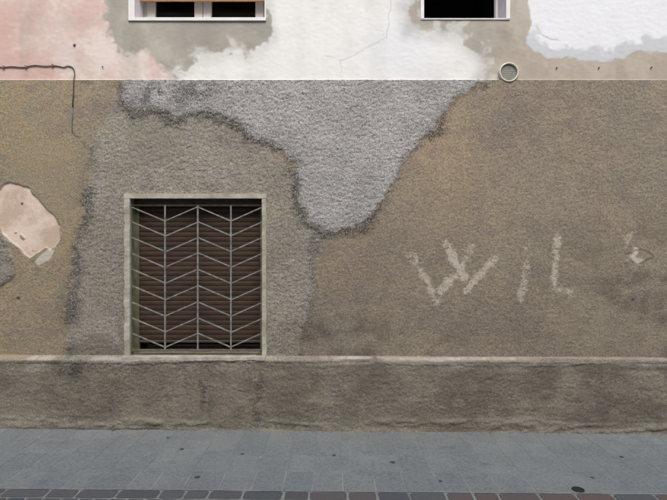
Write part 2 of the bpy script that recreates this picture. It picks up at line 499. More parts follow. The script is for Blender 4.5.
X_ = [([(474, 327), (470, 332), (470, 342)], 2.6, 0.28), ([(542, 326), (545, 332)], 1.6, 0.5), ([(384, 311), (440, 311.5)], 0.7, 0.35), ([(527, 341), (532, 342)], 1.0, 0.5)]
rub = 0.62 + 0.38 * ss(F_xs * 0.6 + F_sm * 0.5 + F_mid * 0.3 + 0.5, -0.8, 0.9)
def letter(strokes):
    a = np.zeros(GX.shape); raw = np.full(GX.shape, -9.0)
    for pts, w, k in strokes:
        d = stroke(pts)
        a = np.maximum(a, min(1.2, k * 1.05) * ss(w + 2.9 + F_sm * 0.5 + F_xs * 0.6 - d, 0, 6.0))
        raw = np.maximum(raw, w - d)
    return a * rub, raw
aW, rW = letter(W_); aI, rI = letter(I_); aL, rL = letter(L_); aM, rM = letter(M_); aX, rX = letter(X_)
let = low * np.maximum.reduce([aW, aI, aL, aM, aX])
# ---- cracks and little holes
crk = np.zeros(GX.shape)
def crack(pts, w, k):
    global crk
    P = [np.array(p, float) for p in pts]
    out = [P[0]]
    for a, b in zip(P[:-1], P[1:]):
        n_ = max(2, int(np.linalg.norm(b - a) / 4))
        for i in range(1, n_ + 1):
            out.append(a + (b - a) * i / n_ + rng.normal(0, 0.7, 2))
    crk = np.maximum(crk, k * ss(w - stroke(out), -0.5, 0.35) * ss(F_mid + 0.7 * F_sm, -1.2, 0.3))
crack([(308, 50), (322, 55), (341, 61)], 0.35, 0.28)
crack([(341, 61), (358, 54), (372, 46), (386, 37), (389, 20), (391, -10)], 0.35, 0.25)
crack([(340, 61), (342, 70), (340, 76)], 0.4, 0.3)
crack([(536, 26), (540, 34), (552, 39), (575, 43)], 0.6, 0.34)
crack([(73.5, 133), (78, 138), (86, 147)], 0.6, 0.6)
crack([(160, 62), (185, 76)], 0.3, 0.25)
crack([(625, 257), (630, 262), (640, 264), (649, 259), (653, 256), (645, 251), (634, 250), (626, 254)], 0.7, 0.5)
for hx, hy, hr in ((632, 300, 1.4), (22, 204, 1.3), (19, 298, 1.6), (75, 45, 0.9)):
    crk = np.maximum(crk, 0.9 * ss(hr - np.hypot(PX - hx, PY - hy), -0.6, 0.5))

# ---- heights towards the street
fade = ((np.abs(GX) < 3.01) & (GZ < 3.53)).astype(float)
grain = (0.0013 * F_g1 + 0.0003 * F_g2 + 0.0001 * F_sm) * fade
lump = 0.0009 * F_mid + 0.0030 * F_big
rough_amp = 0.48 + 0.60 * cem + 0.42 * win - 0.40 * bare - 0.12 * ochre + 0.5 * edge * (1 - cem)
H = low * (0.013 + 0.35 * lump + grain * rough_amp + 0.004 * cem + 0.003 * win - 0.010 * bare + 0.008 * clump)
H += m_up * (0.0006 * F_mid + 0.0009 * F_big + 0.0012 * wht + 0.00025 * F_g2 * fade)
H -= 0.0035 * crk
prof = np.where(D > 0.026, 0.0, 0.0)
prof = 0.058 * ss(D, 0.024, 0.004) + 0.010 * ss(D, 0.004, -0.004) - 0.004 * ss(D, -0.022, -0.05)
H += low * prof + low * plin * (0.0009 * F_midB + 0.0030 * F_bigB + 0.0008 * field(9, 2.2, seed=55) + 0.30 * grain)
H += low * foot * (0.008 + 0.0028 * F_hor + 0.0026 * field(5, 2.0, seed=56) + 0.0022 * field(2.2, 1.4, seed=57) + 0.0012 * F_sm)
H -= low * ss(D, 0.03, 0) * ss(D, -0.05, -0.02) * (1 - lbreak) * 0.006
# sill bed of the barred window, flush with the ledge
yy = -H

coarse = np.clip(-0.05 * plin + 0.15 * low + 0.85 * cem + 0.55 * win + 0.3 * edge, -0.6, 1)
speck = np.clip(0.95 * cem + 0.30 * win + 0.10 * low, 0, 0.95)  # where pit shade is painted in, strongest on the cement
ATTR = dict(n_hue=n_hue, n_low=n_low, n_low2=n_low2, n_mid=n_mid, streak=streak, coarse=coarse, low=low, cem=cem, win=win, edge=edge, bare=bare, skim_highlight=skim_highlight, wht=wht, pnk=pnk, pinkdeep=pinkdeep, thin=thin, blue=blue, beige=beige,
            ochre=ochre, warm=warm, plin=plin, foot=foot, damp=damp, ledge=ledge, let=let, crk=crk, speck=speck)

# ---- share the faces out among the parts
cx = (xs[:-1] + xs[1:]) / 2
cz = (zs[:-1] + zs[1:]) / 2
QX, QZ = np.meshgrid(cx, cz)
def q(a):
    return (a[:-1, :-1] + a[1:, :-1] + a[:-1, 1:] + a[1:, 1:]) / 4
hole = np.zeros(QX.shape, bool)
for (a, b, c, d) in (OPEN_L, OPEN_A, OPEN_B):
    hole |= (QX > a) & (QX < b) & (QZ > c) & (QZ < d)
qlow = QZ < LINE
region = np.where(qlow, 1, 0)
region[~qlow & (q(s_pnk - (F_sm * 1.5 + F_xs * 0.8) * 1.1) > 0)] = 2
region[~qlow & (q(s_wht1 - (F_sm * 1.5 + F_xs * 0.8) * 0.9) > 0)] = 3
region[~qlow & (q(s_wht2 - (F_sm * 1.5 + F_xs * 0.8) * 0.7) > 0)] = 4
region[qlow & (q(s_win - (F_sm * 1.5 + F_xs * 0.8) * 0.8) > 0)] = 5
region[qlow & (q(s_cem - F_sm * 1.2 - F_xs * 0.9) > 0)] = 6
region[qlow & (q(s_bare - F_sm * 0.8) > 0)] = 7
region[qlow & (q(s_clump - F_sm) > 0)] = 8
for r_, code in ((rW, 10), (rI, 11), (rL, 12), (rM, 13)):
    region[qlow & (q(r_) > 0)] = code
region[q(D) < -0.036] = 9
region[(q(D) >= -0.036) & (q(D) < 0.026)] = 14
region[hole] = -1

house = empty('old_house')
tag(house, 'old house front with patched grey roughcast, peeling white and pink paint above', 'house')
PARTS = {0: ('upper_wall', 'bare grey-beige render round the upper windows'), 1: ('roughcast_wall', 'brown rough-cast lower wall'),
         2: ('pink_paint', 'worn pink limewash above the cable'), 3: ('white_paint', 'cracked white paint between the upper windows'),
         4: ('white_paint', 'bluish white paint right of the round vent'), 5: ('render_patch', 'grey rough render round the barred window'),
         6: ('cement_patch', 'pale grey funnel-shaped cement patch'), 7: ('bare_plaster', 'pinkish bare plaster where the coat fell off'),
         8: ('render_patch', 'dark grey lump of render at the left edge'), 9: ('plinth', 'stained brown plinth along the pavement'),
         10: ('painted_letter', 'faded white letter W'), 11: ('painted_letter', 'faded white letter I'), 12: ('painted_letter', 'faded white letter L'),
         13: ('painted_mark', 'white mark with chipped eye-shaped scar'), 14: ('ledge', 'worn whitish ledge on top of the plinth')}
vid = np.arange(NX * NZ).reshape(NZ, NX)
allco = np.stack([GX.ravel(), yy.ravel(), GZ.ravel()], 1).astype(np.float32)
quads = np.stack([vid[:-1, :-1], vid[:-1, 1:], vid[1:, 1:], vid[1:, :-1]], -1)
for code, (nm, lb) in PARTS.items():
    fsel = quads[region == code]
    if len(fsel) == 0:
        continue
    used, inv = np.unique(fsel, return_inverse=True)
    inv = inv.reshape(fsel.shape)
    me = bpy.data.meshes.new(nm)
    me.vertices.add(len(used)); me.loops.add(inv.size); me.polygons.add(len(inv))
    me.vertices.foreach_set('co', allco[used].ravel())
    me.loops.foreach_set('vertex_index', inv.ravel().astype(np.int32))
    me.polygons.foreach_set('loop_start', np.arange(0, inv.size, 4, dtype=np.int32))
    me.polygons.foreach_set('loop_total', np.full(len(inv), 4, np.int32))
    me.polygons.foreach_set('use_smooth', np.ones(len(inv), bool))
    for an, arr in ATTR.items():
        at = me.attributes.new(an, 'FLOAT', 'POINT')
        at.data.foreach_set('value', arr.ravel()[used].astype(np.float32))
    me.update(calc_edges=True)
    me.materials.append(WALL)
    o = bpy.data.objects.new(nm, me)
    o['label'] = lb
    link(o, house)

# ------------------------------------------------------------------ materials for the rest
SURR = simple('surround_plaster', lin(196, 192, 178), lin(166, 160, 144), 0.9, 9, 0.4, 90, spec=0.2)
SILLM = simple('sill_plaster', lin(194, 190, 178), lin(160, 154, 142), 0.9, 12, 0.5, 70, spec=0.2)
REVEAL = simple('reveal_plaster', lin(150, 148, 126), lin(128, 124, 104), 0.9, 10, 0.3, 70, spec=0.2)
WHITEREV = simple('white_reveal', lin(226, 222, 222), lin(210, 204, 206), 0.8, 8, 0.1, 60)
WHITETRIM = simple('white_trim', lin(240, 239, 236), lin(228, 226, 222), 0.6, 8)
WFRAME = simple('white_window_frame', lin(240, 236, 228), lin(230, 224, 214), 0.45, 10)
ORANGE = simple('orange_shutter', lin(176, 130, 90), lin(160, 114, 76), 0.5, 6)
BAR = simple('grey_bar_paint', lin(156, 160, 159), lin(112, 108, 102), 0.45, 30, 0.2, 150)
RAIL = simple('rail_paint', lin(118, 108, 92), lin(92, 84, 74), 0.55, 30, 0.2, 150)
GUIDE = simple('shutter_guide', lin(128, 120, 96), lin(104, 98, 80), 0.6, 20)
HEADB = simple('shutter_head', lin(96, 84, 70), lin(78, 68, 58), 0.6, 20)
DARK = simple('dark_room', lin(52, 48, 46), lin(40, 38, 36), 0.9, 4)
CABLE = simple('black_cable', lin(84, 74, 68), lin(62, 56, 52), 0.6, 40)
GREYCABLE = simple('grey_cable', lin(112, 112, 110), lin(92, 92, 90), 0.6, 40)
CLIP = simple('cable_clip', lin(150, 140, 132), lin(120, 112, 106), 0.6, 40)
RUST = simple('rusty_iron', lin(96, 72, 60), lin(70, 58, 54), 0.8, 120)
VENTRIM = simple('vent_rim', lin(226, 222, 206), lin(206, 200, 182), 0.5, 30)
VENTG = simple('vent_mesh', lin(150, 147, 138), lin(136, 133, 124), 0.6, 60)

def slat_mat():
    t = NT('shutter_slat')
    r = t.rand()
    col = t.mix(r, lin(78, 60, 50), lin(69, 54, 45))
    col = t.mix(t.rng(t.noise(5, 4, 0.65, co=t.scaled(t.world(), (1, 1, 4))), 0.4, 0.75, 0, 0.7), col, lin(88, 72, 60))
    return t.done(col, 0.62, t.bump(t.noise(60, 2), 0.08, 0.004), spec=0.35)
SLAT = slat_mat()

def glass_mat():
    t = NT('window_glass')
    t.t.nodes.remove(t.p)
    tr = t.n('ShaderNodeBsdfTransparent'); tr.inputs[0].default_value = (0.88, 0.91, 0.90, 1)
    gl = t.n('ShaderNodeBsdfGlossy'); gl.inputs['Roughness'].default_value = 0.03
    fr = t.n('ShaderNodeFresnel'); fr.inputs[0].default_value = 1.45
    mx = t.n('ShaderNodeMixShader')
    t.put(mx.inputs[0], fr.outputs[0]); t.put(mx.inputs[1], tr.outputs[0]); t.put(mx.inputs[2], gl.outputs[0])
    t.put(t.out.inputs[0], mx.outputs[0])
    return t.m
GLASS = glass_mat()

# ------------------------------------------------------------------ barred window
x0, x1, z0, z1 = OPEN_L
DEPTH = 0.095
def reveal(name, o_, dep, mat, front=0.0):
    a, b, c, d = o_
    return mesh_obj(name, [(a, -front, c), (b, -front, c), (b, -front, d), (a, -front, d), (a, dep, c), (b, dep, c), (b, dep, d), (a, dep, d)],
                    [(0, 1, 5, 4), (1, 2, 6, 5), (2, 3, 7, 6), (3, 0, 4, 7)], mat, house)
def room(name, o_, dep, deep, mat):
    """dark space behind an opening: floor, ceiling, sides and back"""
    a, b, c, d = o_
    e = 0.25
    A, B, Cc, Dd = a - e, b + e, c - e, d + e
    v = [(A, dep, Cc), (B, dep, Cc), (B, dep, Dd), (A, dep, Dd), (A, deep, Cc), (B, deep, Cc), (B, deep, Dd), (A, deep, Dd),
         (a, dep, c), (b, dep, c), (b, dep, d), (a, dep, d)]
    f = [(0, 1, 5, 4), (1, 2, 6, 5), (2, 3, 7, 6), (3, 0, 4, 7), (4, 5, 6, 7), (0, 1, 9, 8), (1, 2, 10, 9), (2, 3, 11, 10), (3, 0, 8, 11)]
    return mesh_obj(name, v, f, mat, house)
reveal('window_reveal', OPEN_L, 0.30, REVEAL)
room('dark_interior', OPEN_L, 0.30, 0.9, DARK)

def wobbly_bar(pts_fn, n, name, mat, parent, lb=None):
    """plaster band built along n stations with uneven edges: pts_fn(i/n) -> 4 corner points"""
    vs_, fs_ = [], []
    for i in range(n + 1):
        vs_ += pts_fn(i / n)
    for i in range(n):
        for k in range(4):
            fs_.append((i * 4 + k, i * 4 + (k + 1) % 4, i * 4 + 4 + (k + 1) % 4, i * 4 + 4 + k))
    fs_ += [(3, 2, 1, 0), tuple(n * 4 + k for k in range(4))]
    o = mesh_obj(name, vs_, fs_, mat, parent)
    if lb: o['label'] = lb
    return o
sur = empty('window_surround'); sur.parent = house
F0 = -0.028
def wj(sg, t_=[0.0]):
    t_[0] += 0.37
    return sg * (math.sin(t_[0] * 0.31) + 0.7 * math.sin(t_[0] * 0.83 + 1.3) + 0.35 * math.sin(t_[0] * 2.1))
zt = Z(193.6)
ww = 5.8 / PXM
def left_band(t_):
    z = z0 - 0.01 + (z1 - 0.0015 - z0 + 0.01) * t_; e = wj(0.0022); fo = wj(0.0012)
    return [(x0 - ww + e, 0.0, z), (x0 - ww + e + 0.003, F0 + fo, z), (x0 + 0.001 + wj(0.0008), F0 + fo, z), (x0 + 0.001, 0.004, z)]
def right_band(t_):
    z = z0 - 0.01 + (z1 - 0.0015 - z0 + 0.01) * t_; e = wj(0.0018); fo = wj(0.0012)
    return [(x1 - 0.001, 0.004, z), (x1 - 0.001 + wj(0.0008), F0 + fo, z), (x1 + 4.6 / PXM + e - 0.003, F0 + fo, z), (x1 + 4.6 / PXM + e, 0.0, z)]
def top_band(t_):
    x = x0 - ww + (x1 + 4.6 / PXM - x0 + ww) * t_; e = wj(0.0016); fo = wj(0.0012)
    return [(x, 0.004, z1 - 0.001), (x, F0 - 0.002 + fo, z1 - 0.001 + wj(0.0006)), (x, F0 - 0.002 + fo, zt + e - 0.003), (x, 0.0, zt + e)]
wobbly_bar(left_band, 90, 'jamb_band', SURR, sur)
wobbly_bar(right_band, 90, 'jamb_band', SURR, sur)
wobbly_bar(top_band, 90, 'head_band', SURR, sur)
sx0, sx1 = x0 - 0.045, x1 + 0.03
def sill_fn(t_):
    x = sx0 + (sx1 - sx0) * t_
    fo = wj(0.002); lip = wj(0.0022)
    return [(x, 0.20, z0 - 0.055), (x, -0.083 + fo, z0 - 0.030 + lip), (x, -0.080 + fo, z0 - 0.007 + lip * 0.6), (x, 0.20, z0 + 0.003)]
wobbly_bar(sill_fn, 100, 'window_sill', SILLM, house, 'whitish worn sill under the barred window')

# roller shutter, partly let down behind the bars
ys = DEPTH
shutter = empty('roller_shutter'); shutter.parent = house
MB().box(x0 - 0.005, x0 + 0.034, ys - 0.02, ys + 0.02, z0 - 0.01, z1 - 0.02, 0.003).build('guide_rail', GUIDE, shutter)
MB().box(x1 - 0.030, x1 + 0.005, ys - 0.02, ys + 0.02, z0 - 0.01, z1 - 0.02, 0.003).build('guide_rail', GUIDE, shutter)
shutter['label'] = 'brown roller shutter let down almost to the sill'
hb = MB(); hb.box(x0 + 0.0, x1 - 0.0, ys - 0.034, ys + 0.06, z1 - 0.060, z1 - 0.001, 0.004)
hb.build('shutter_head', HEADB, shutter)
sl_h = 0.0395
slb = MB()
prof_s = [(0.0, -0.0005), (-0.0035, 0.003), (-0.0052, 0.012), (-0.0058, 0.020), (-0.0052, 0.028), (-0.0035, 0.0355), (0.0, 0.0385), (0.006, 0.0385), (0.006, -0.0005)]
xa, xb = x0 + 0.028, x1 - 0.026
vs_ = [(xa, p[0], p[1]) for p in prof_s] + [(xb, p[0], p[1]) for p in prof_s]
n_ = len(prof_s)
fs_ = [(k, (k + 1) % n_, n_ + (k + 1) % n_, n_ + k) for k in range(n_)] + [tuple(range(n_))[::-1], tuple(range(n_, 2 * n_))]
zb = Z(341.5) + 0.012
i = 0
slat_me = None
zz = z1 - 0.062 - sl_h
while zz > zb - 0.02:
    if slat_me is None:
        o = mesh_obj('slat', vs_, fs_, SLAT, shutter)
        slat_me = o.data
    else:
        o = link(bpy.data.objects.new('slat', slat_me), shutter)
    o.location = (random.gauss(0, 0.0006), ys + random.gauss(0, 0.0006), zz)
    o.rotation_euler = (0, random.gauss(0, 0.0006), 0)
    zz -= sl_h
zlast = zz + sl_h
br_ = MB(); br_.box(xa, xb, ys - 0.010, ys + 0.012, zlast - 0.022, zlast - 0.0015, 0.003)
br_.build('bottom_rail', HEADB, shutter)
pn = MB(); pn.box(x0 - 0.004, x1 + 0.004, ys + 0.08, ys + 0.086, z0 + 0.002, z1)
pn.build('pane', GLASS, house)

# chevron grille
yg = 0.012
grille = empty('window_grille'); grille.parent = house
zg0, zg1 = Z(350.3), Z(205.2)
MB().box(x0 + 0.003, x1 - 0.003, yg - 0.012, yg + 0.010, zg0 - 0.010, zg0 + 0.006, 0.002).build('bottom_rail', RAIL, grille)
MB().box(x0 + 0.003, x1 - 0.003, yg + 0.0, yg + 0.014, zg1 - 0.004, zg1 + 0.006, 0.002).build('top_rail', RAIL, grille)
grille['label'] = 'grey painted iron grille with chevron bars'
vx = [x0 + 0.006, X(164.8), X(197.6), X(230.8), x1 - 0.004]
for k in (1, 2, 3):
    b = MB(); b.box(vx[k] - 0.0062, vx[k] + 0.0062, yg - 0.011, yg + 0.001, zg0 + 0.004, zg1 - 0.002, 0.0015)
    b.build('upright_bar', BAR, grille)
ylow = [220.8, 235.6, 251.2, 266.8, 283.2, 299.6, 316.0, 332.0, 347.2]
for yl in ylow:
    for c in range(4):
        za, zb2 = (Z(yl - 13.6), Z(yl)) if c % 2 == 0 else (Z(yl), Z(yl - 13.6))
        xa_, xb_ = vx[c] + (0.005 if c else 0), vx[c + 1] - (0.005 if c < 3 else 0)
        jig = random.gauss(0, 0.0015)
        dx, dz = xb_ - xa_, zb2 - za
        L = math.hypot(dx, dz); nx, nz = -dz / L, dx / L
        hw = 0.0046
        m = MB()
        vv = []
        for (x_, z_) in ((xa_, za + jig), (xb_, zb2 + jig)):
            for (s1, yq) in ((-hw, yg - 0.007), (hw, yg - 0.007), (hw, yg + 0.002), (-hw, yg + 0.002)):
                vv.append((x_ + nx * s1, yq, z_ + nz * s1))
        m.add(vv, [(0, 1, 5, 4), (1, 2, 6, 5), (2, 3, 7, 6), (3, 0, 4, 7), (3, 2, 1, 0), (4, 5, 6, 7)])
        m.build('chevron_bar', BAR, grille)

# ------------------------------------------------------------------ upper windows
def upper_window(o_, two, lb):
    a, b, c, d = o_
    dep = 0.19
    reveal('window_reveal', o_, dep + 0.06, WHITEREV)
    room('dark_interior', o_, dep + 0.06, dep + 1.6, DARK)
    w = empty('upper_window'); w.parent = house; w['label'] = lb
    f = MB()
    if two:
        ws = 0.068
        f.box(a, b, dep, dep + 0.05, c, c + 0.03, 0.003)
        f.box(a, b, dep, dep + 0.05, d - 0.05, d, 0.003)
        f.box(a, a + 0.03, dep + 0.001, dep + 0.05, c + 0.03, d - 0.05, 0.003)
        f.box(b - 0.03, b, dep + 0.001, dep + 0.05, c + 0.03, d - 0.05, 0.003)
        f.build('frame', WFRAME, w)
        mid = X(203.2) * (DIST + dep) / DIST
        for (p, q_) in ((a + 0.031, mid - 0.002), (mid + 0.002, b - 0.031)):
            s = MB()
            s.box(p, p + ws, dep - 0.014, dep + 0.03, c + 0.028, d - 0.055, 0.004)
            s.box(q_ - ws, q_, dep - 0.014, dep + 0.03, c + 0.028, d - 0.055, 0.004)
            s.box(p + ws, q_ - ws, dep - 0.012, dep + 0.03, c + 0.028, c + 0.028 + 0.05, 0.004)
            s.box(p + ws, q_ - ws, dep - 0.012, dep + 0.03, d - 0.11, d - 0.055, 0.004)
            s.build('casement', WFRAME, w)
            g = MB(); g.box(p + ws - 0.003, q_ - ws + 0.003, dep + 0.008, dep + 0.014, c + 0.075, d - 0.108)
            g.build('pane', GLASS, w)
        # orange roller shutter, mostly raised
        zz = Z(1.6, -0.10) 
        me = None
        while zz < d - 0.02:
            if me is None:
                s = MB(); s.box(a + 0.004, b - 0.004, 0.095, 0.107, 0.001, 0.044, 0.003)
                o = s.build('shutter_slat', ORANGE, w); me = o.data
            else:
                o = link(bpy.data.objects.new('shutter_slat', me), w)
            o.location = (0, 0, zz); zz += 0.045
        s = MB(); s.box(a - X(128.7) * 0 - 6.3 / PXM, a - 0.0005, -0.010, 0.02, c - 0.001, d + 0.03, 0.002)
        s.build('trim', WHITETRIM, w)
        s = MB(); s.box(b + 0.0005, b + 0.012, -0.006, 0.02, c - 0.001, d + 0.03, 0.002)
        s.build('trim', WHITETRIM, w)
        s = MB(); s.box(a - 6.3 / PXM, b + 0.012, -0.012, 0.10, c - 0.004, c + 0.022, 0.002)
        s.build('sill', WHITETRIM, w)
    else:
        for (p, q_) in ((a - 3.6 / PXM, a - 0.0005), (b + 0.0005, b + 4.0 / PXM)):
            s = MB(); s.box(p, q_, -0.010, 0.03, c - 0.004, d + 0.03, 0.002)
            s.build('trim', WHITETRIM, w)
        s = MB(); s.box(a - 3.6 / PXM, b + 4.0 / PXM, -0.008, 0.18, c - 0.011, c + 0.002, 0.002)
        s.build('sill', WHITEREV, w)
        f.box(a, a + 0.02, dep, dep + 0.05, c + 0.003, d, 0.003)
        f.box(b - 0.02, b, dep, dep + 0.05, c + 0.003, d, 0.003)
        f.box(a + 0.02, b - 0.02, dep, dep + 0.05, d - 0.05, d, 0.003)
        f.build('frame', WFRAME, w)
    return w
upper_window(OPEN_A, True, 'white double casement window with orange shutter raised')
upper_window(OPEN_B, False, 'open dark upper window with thin white edges')

# ------------------------------------------------------------------ round vent
vxc, vzc = X(508.3), Z(72.8)
vent = empty('air_vent', (vxc, 0, vzc))
tag(vent, 'round grey air vent with cream rim below the dark upper window', 'vent')
MB().lathe(vxc, vzc, 0.0, [(0.077, -0.004), (0.077, 0.016), (0.0745, 0.021), (0.069, 0.022), (0.0655, 0.019), (0.0645, 0.004)], 56).build('rim', VENTRIM, vent, True)
g = MB()
g.lathe(vxc, vzc, 0.0, [(0.0652, 0.006), (0.0001, 0.006)], 40)
for k in range(-8, 9):
    zz = k * 0.0075
    hw = math.sqrt(max(0.0642 ** 2 - zz ** 2, 0))
    if hw > 0.01:
        g.add([(vxc - hw, -0.0065, vzc + zz + 0.0024), (vxc + hw, -0.0065, vzc + zz + 0.0024), (vxc + hw, -0.0076, vzc + zz - 0.0022), (vxc - hw, -0.0076, vzc + zz - 0.0022)], [(0, 3, 2, 1)])
g.build('mesh', VENTG, vent)

# ------------------------------------------------------------------ cable, clips, nails
def wy(px, py):                                     # wall surface at a photograph position
    i_ = np.argmin(np.abs(zs - Z(py))); j_ = np.argmin(np.abs(xs - X(px)))
    return yy[i_, j_]
pts_c = []
for px in np.arange(-240, 68, 4.0):
    sag = 66.6 + 0.8 * math.sin(px * 0.11) + 0.6 * math.sin(px * 0.29 + 1)
    pts_c.append((px, sag))
pts_c += [(68, 66.0), (71, 66.6), (73.4, 68.2), (74.6, 71), (75, 75), (75, 79), (74.8, 84), (74.4, 95), (73.8, 108)]
cable = empty('cable', (X(0), 0, Z(66.6)))
tag(cable, 'thin dark cable clipped along the pink wall and bent down', 'cable')
def cp(p, off):
    return (X(p[0]), min(wy(*p), wy(p[0], p[1] + 3)) - off, Z(p[1]))
MB().tube([cp(p, 0.006) for p in pts_c], 0.0038, 8).build('sheath', CABLE, cable, True)
tail = [(73.8, 108), (73.4, 118), (73.0, 126), (73.2, 133.5)]
MB().tube([cp(p, 0.0045) for p in tail], [0.0034, 0.003, 0.0028, 0.0025], 8).build('loose_end', GREYCABLE, cable, True)
for px in (-96, -62, -30, 4, 26.5, 53):
    sag = 66.6 + 0.8 * math.sin(px * 0.11) + 0.6 * math.sin(px * 0.29 + 1)
    m = MB(); m.box(X(px) - 0.008, X(px) + 0.008, -0.016, 0.002, Z(sag) - 0.008, Z(sag) + 0.012, 0.002)
    m.build('clip', CLIP, cable)
NAILS = [(74.5, 45.2, 'rusty nail in the pink wall above the cable', 0.0085), (103, 67, 'small rusty nail right of the cable bend', 0.005),
         (556.5, 68, 'small iron plug in the wall nearest the round vent', 0.006), (598.5, 68, 'rusty iron plug, middle of three below white paint', 0.006),
         (651, 67.5, 'small iron plug near the right edge below white paint', 0.006)]
for px, py, lb, r in NAILS:
    o = MB().lathe(X(px), Z(py), wy(px, py), [(r * 0.5, -0.006), (r * 0.5, 0.006), (r, 0.007), (r, 0.010), (r * 0.6, 0.012), (0.0003, 0.012)], 14).build('wall_nail', RUST)
    tag(o, lb, 'nail', 'nails and plugs in the upper wall')

# ------------------------------------------------------------------ pavement
def slab_mat():
    t = NT('paving_stone')
    r = t.rand()
    n1 = t.noise(3.0, 4, 0.6); n2 = t.noise(55, 3, 0.65)
    col = t.mix(r, lin(113, 121, 122), lin(128, 133, 133))
    col = t.mix(t.rng(n1, 0.4, 0.68, 0, 0.7), col, lin(104, 112, 114))
    col = t.mix(t.rng(n2, 0.45, 0.75, 0, 0.55), col, lin(146, 150, 149))
    col = t.mix(t.rng(n2, 0.48, 0.28, 0, 0.5), col, lin(88, 95, 98))
    smear = t.noise(7, 4, 0.6, co=t.scaled(t.world(), (0.6, 2.2, 1)))
    col = t.mix(t.rng(smear, 0.58, 0.74, 0, 0.5), col, lin(94, 102, 105))
    px_ = t.n('ShaderNodeSeparateXYZ'); t.put(px_.inputs[0], t.world())
    blot = t.noise(14, 5, 0.7)
    col = t.mix(t.rng(blot, 0.55, 0.72, 0, 0.35), col, lin(132, 133, 130))
    col = t.mix(t.rng(blot, 0.40, 0.28, 0, 0.4), col, lin(82, 88, 90))
    dust = t.math('MULTIPLY', t.rng(px_.outputs[1], -0.42, -0.08), t.rng(t.noise(9, 5, 0.7), 0.36, 0.66))
    col = t.mix(t.math('MULTIPLY', dust, 0.6), col, lin(136, 134, 127))
    nb = t.bump(t.noise(40, 4, 0.6), 0.35, 0.006)
    return t.done(col, t.rng(n1, 0.3, 0.7, 0.62, 0.85), nb, spec=0.4)
SLABM = slab_mat()
def mortar_mat():
    t = NT('mortar')
    col = t.mix(t.rng(t.noise(12, 4, 0.6), 0.35, 0.65), lin(144, 147, 143), lin(122, 126, 123))
    return t.done(col, 0.95, t.bump(t.noise(90, 3), 0.5, 0.006), spec=0.2)
MORTAR = mortar_mat()
def joint_mat():
    t = NT('paving_joint')
    px_ = t.n('ShaderNodeSeparateXYZ'); t.put(px_.inputs[0], t.world())
    col = t.mix(t.rng(t.noise(2.5, 4, 0.6), 0.35, 0.65), lin(110, 117, 119), lin(118, 124, 125))
    fresh = t.mix(t.rng(t.noise(6, 3), 0.4, 0.6), lin(156, 160, 157), lin(130, 137, 137))
    col = t.mix(t.rng(px_.outputs[1], -0.74, -0.86, smooth=True), col, fresh)
    return t.done(col, 0.95, spec=0.2)
JOINT = joint_mat()
def sett_mat():
    t = NT('sett_stone')
    r = t.rand()
    col = t.mix(t.rng(r, 0.0, 0.75), lin(74, 80, 84), lin(88, 90, 92))
    px_ = t.n('ShaderNodeSeparateXYZ'); t.put(px_.inputs[0], t.n('ShaderNodeObjectInfo').outputs['Location'])
    red = t.math('MULTIPLY', t.rng(px_.outputs[0], -0.4, 1.2, 0.12, 1.0), t.rng(t.math('FRACT', t.math('MULTIPLY', r, 7.3)), 0.35, 0.7))
    col = t.mix(red, col, lin(98, 84, 78))
    col = t.mix(t.rng(t.noise(45, 4, 0.65), 0.42, 0.72, 0, 0.5), col, lin(96, 96, 97))
    return t.done(col, 0.72, t.bump(t.noise(30, 4, 0.6), 0.45, 0.01), spec=0.4)
SETT = sett_mat()
YF = -1.078                                    # front edge of the paving
def sheet(name, xa_, xb_, ya, yb, dz, mat):
    return mesh_obj(name, [(xa_, ya, gz(xa_) + dz), (xb_, ya, gz(xb_) + dz), (xb_, yb, gz(xb_) + dz), (xa_, yb, gz(xa_) + dz)], [(0, 1, 2, 3)], mat)
pav = sheet('pavement', -4.7, 4.7, YF - 0.004, 0.02, -0.0013, JOINT)
tag(pav, 'blue-grey stone paving along the foot of the wall', kind='structure')
ANG = -math.atan(SLOPE)
box_me = {}
def piece(name, x_, y_, lx, ly, lz, mat, parent, bev, dom=0.0, seed=0):
    key = (name, seed)
    if key not in box_me:
        rr = random.Random(seed + 5)
        b = bev
        # chamfered unit slab: outline at the side, at the chamfer and a slightly uneven top
        pts = [(-0.5, -0.5), (0.5, -0.5), (0.5, 0.5), (-0.5, 0.5)]
        if dom:
            k = 0.06
            pts = [(-0.5 + k, -0.5), (0.5 - k, -0.5), (0.5, -0.5 + 2.2 * k), (0.5, 0.5 - 2.2 * k), (0.5 - k, 0.5), (-0.5 + k, 0.5), (-0.5, 0.5 - 2.2 * k), (-0.5, -0.5 + 2.2 * k)]
            pts = [(p[0] + rr.uniform(-.018, .018), p[1] + rr.uniform(-.03, .03)) for p in pts]
        n = len(pts)
        v = [(p[0], p[1], -1.0) for p in pts] + [(p[0], p[1], -b * 6) for p in pts] + [(p[0] * (1 - b * 2.2), p[1] * (1 - b * 4), 0.0) for p in pts]
        f = [tuple(range(n))[::-1]]
        for l in (0, 1):
            f += [(l * n + k, l * n + (k + 1) % n, (l + 1) * n + (k + 1) % n, (l + 1) * n + k) for k in range(n)]
        v.append((0, 0, dom)); c_ = len(v) - 1
        f += [(2 * n + k, 2 * n + (k + 1) % n, c_) for k in range(n)]
        me = bpy.data.meshes.new(name)
        me.from_pydata(v, [], f); me.materials.append(mat); me.update()
        box_me[key] = me
    o = link(bpy.data.objects.new(name, box_me[key]), parent)
    o.location = (x_, y_, gz(x_) + random.gauss(0, 0.0003))
    o.scale = (lx, ly, lz)
    o.rotation_euler = (random.gauss(0, 0.0009), ANG + random.gauss(0, 0.0009), random.gauss(0, 0.004))
    return o
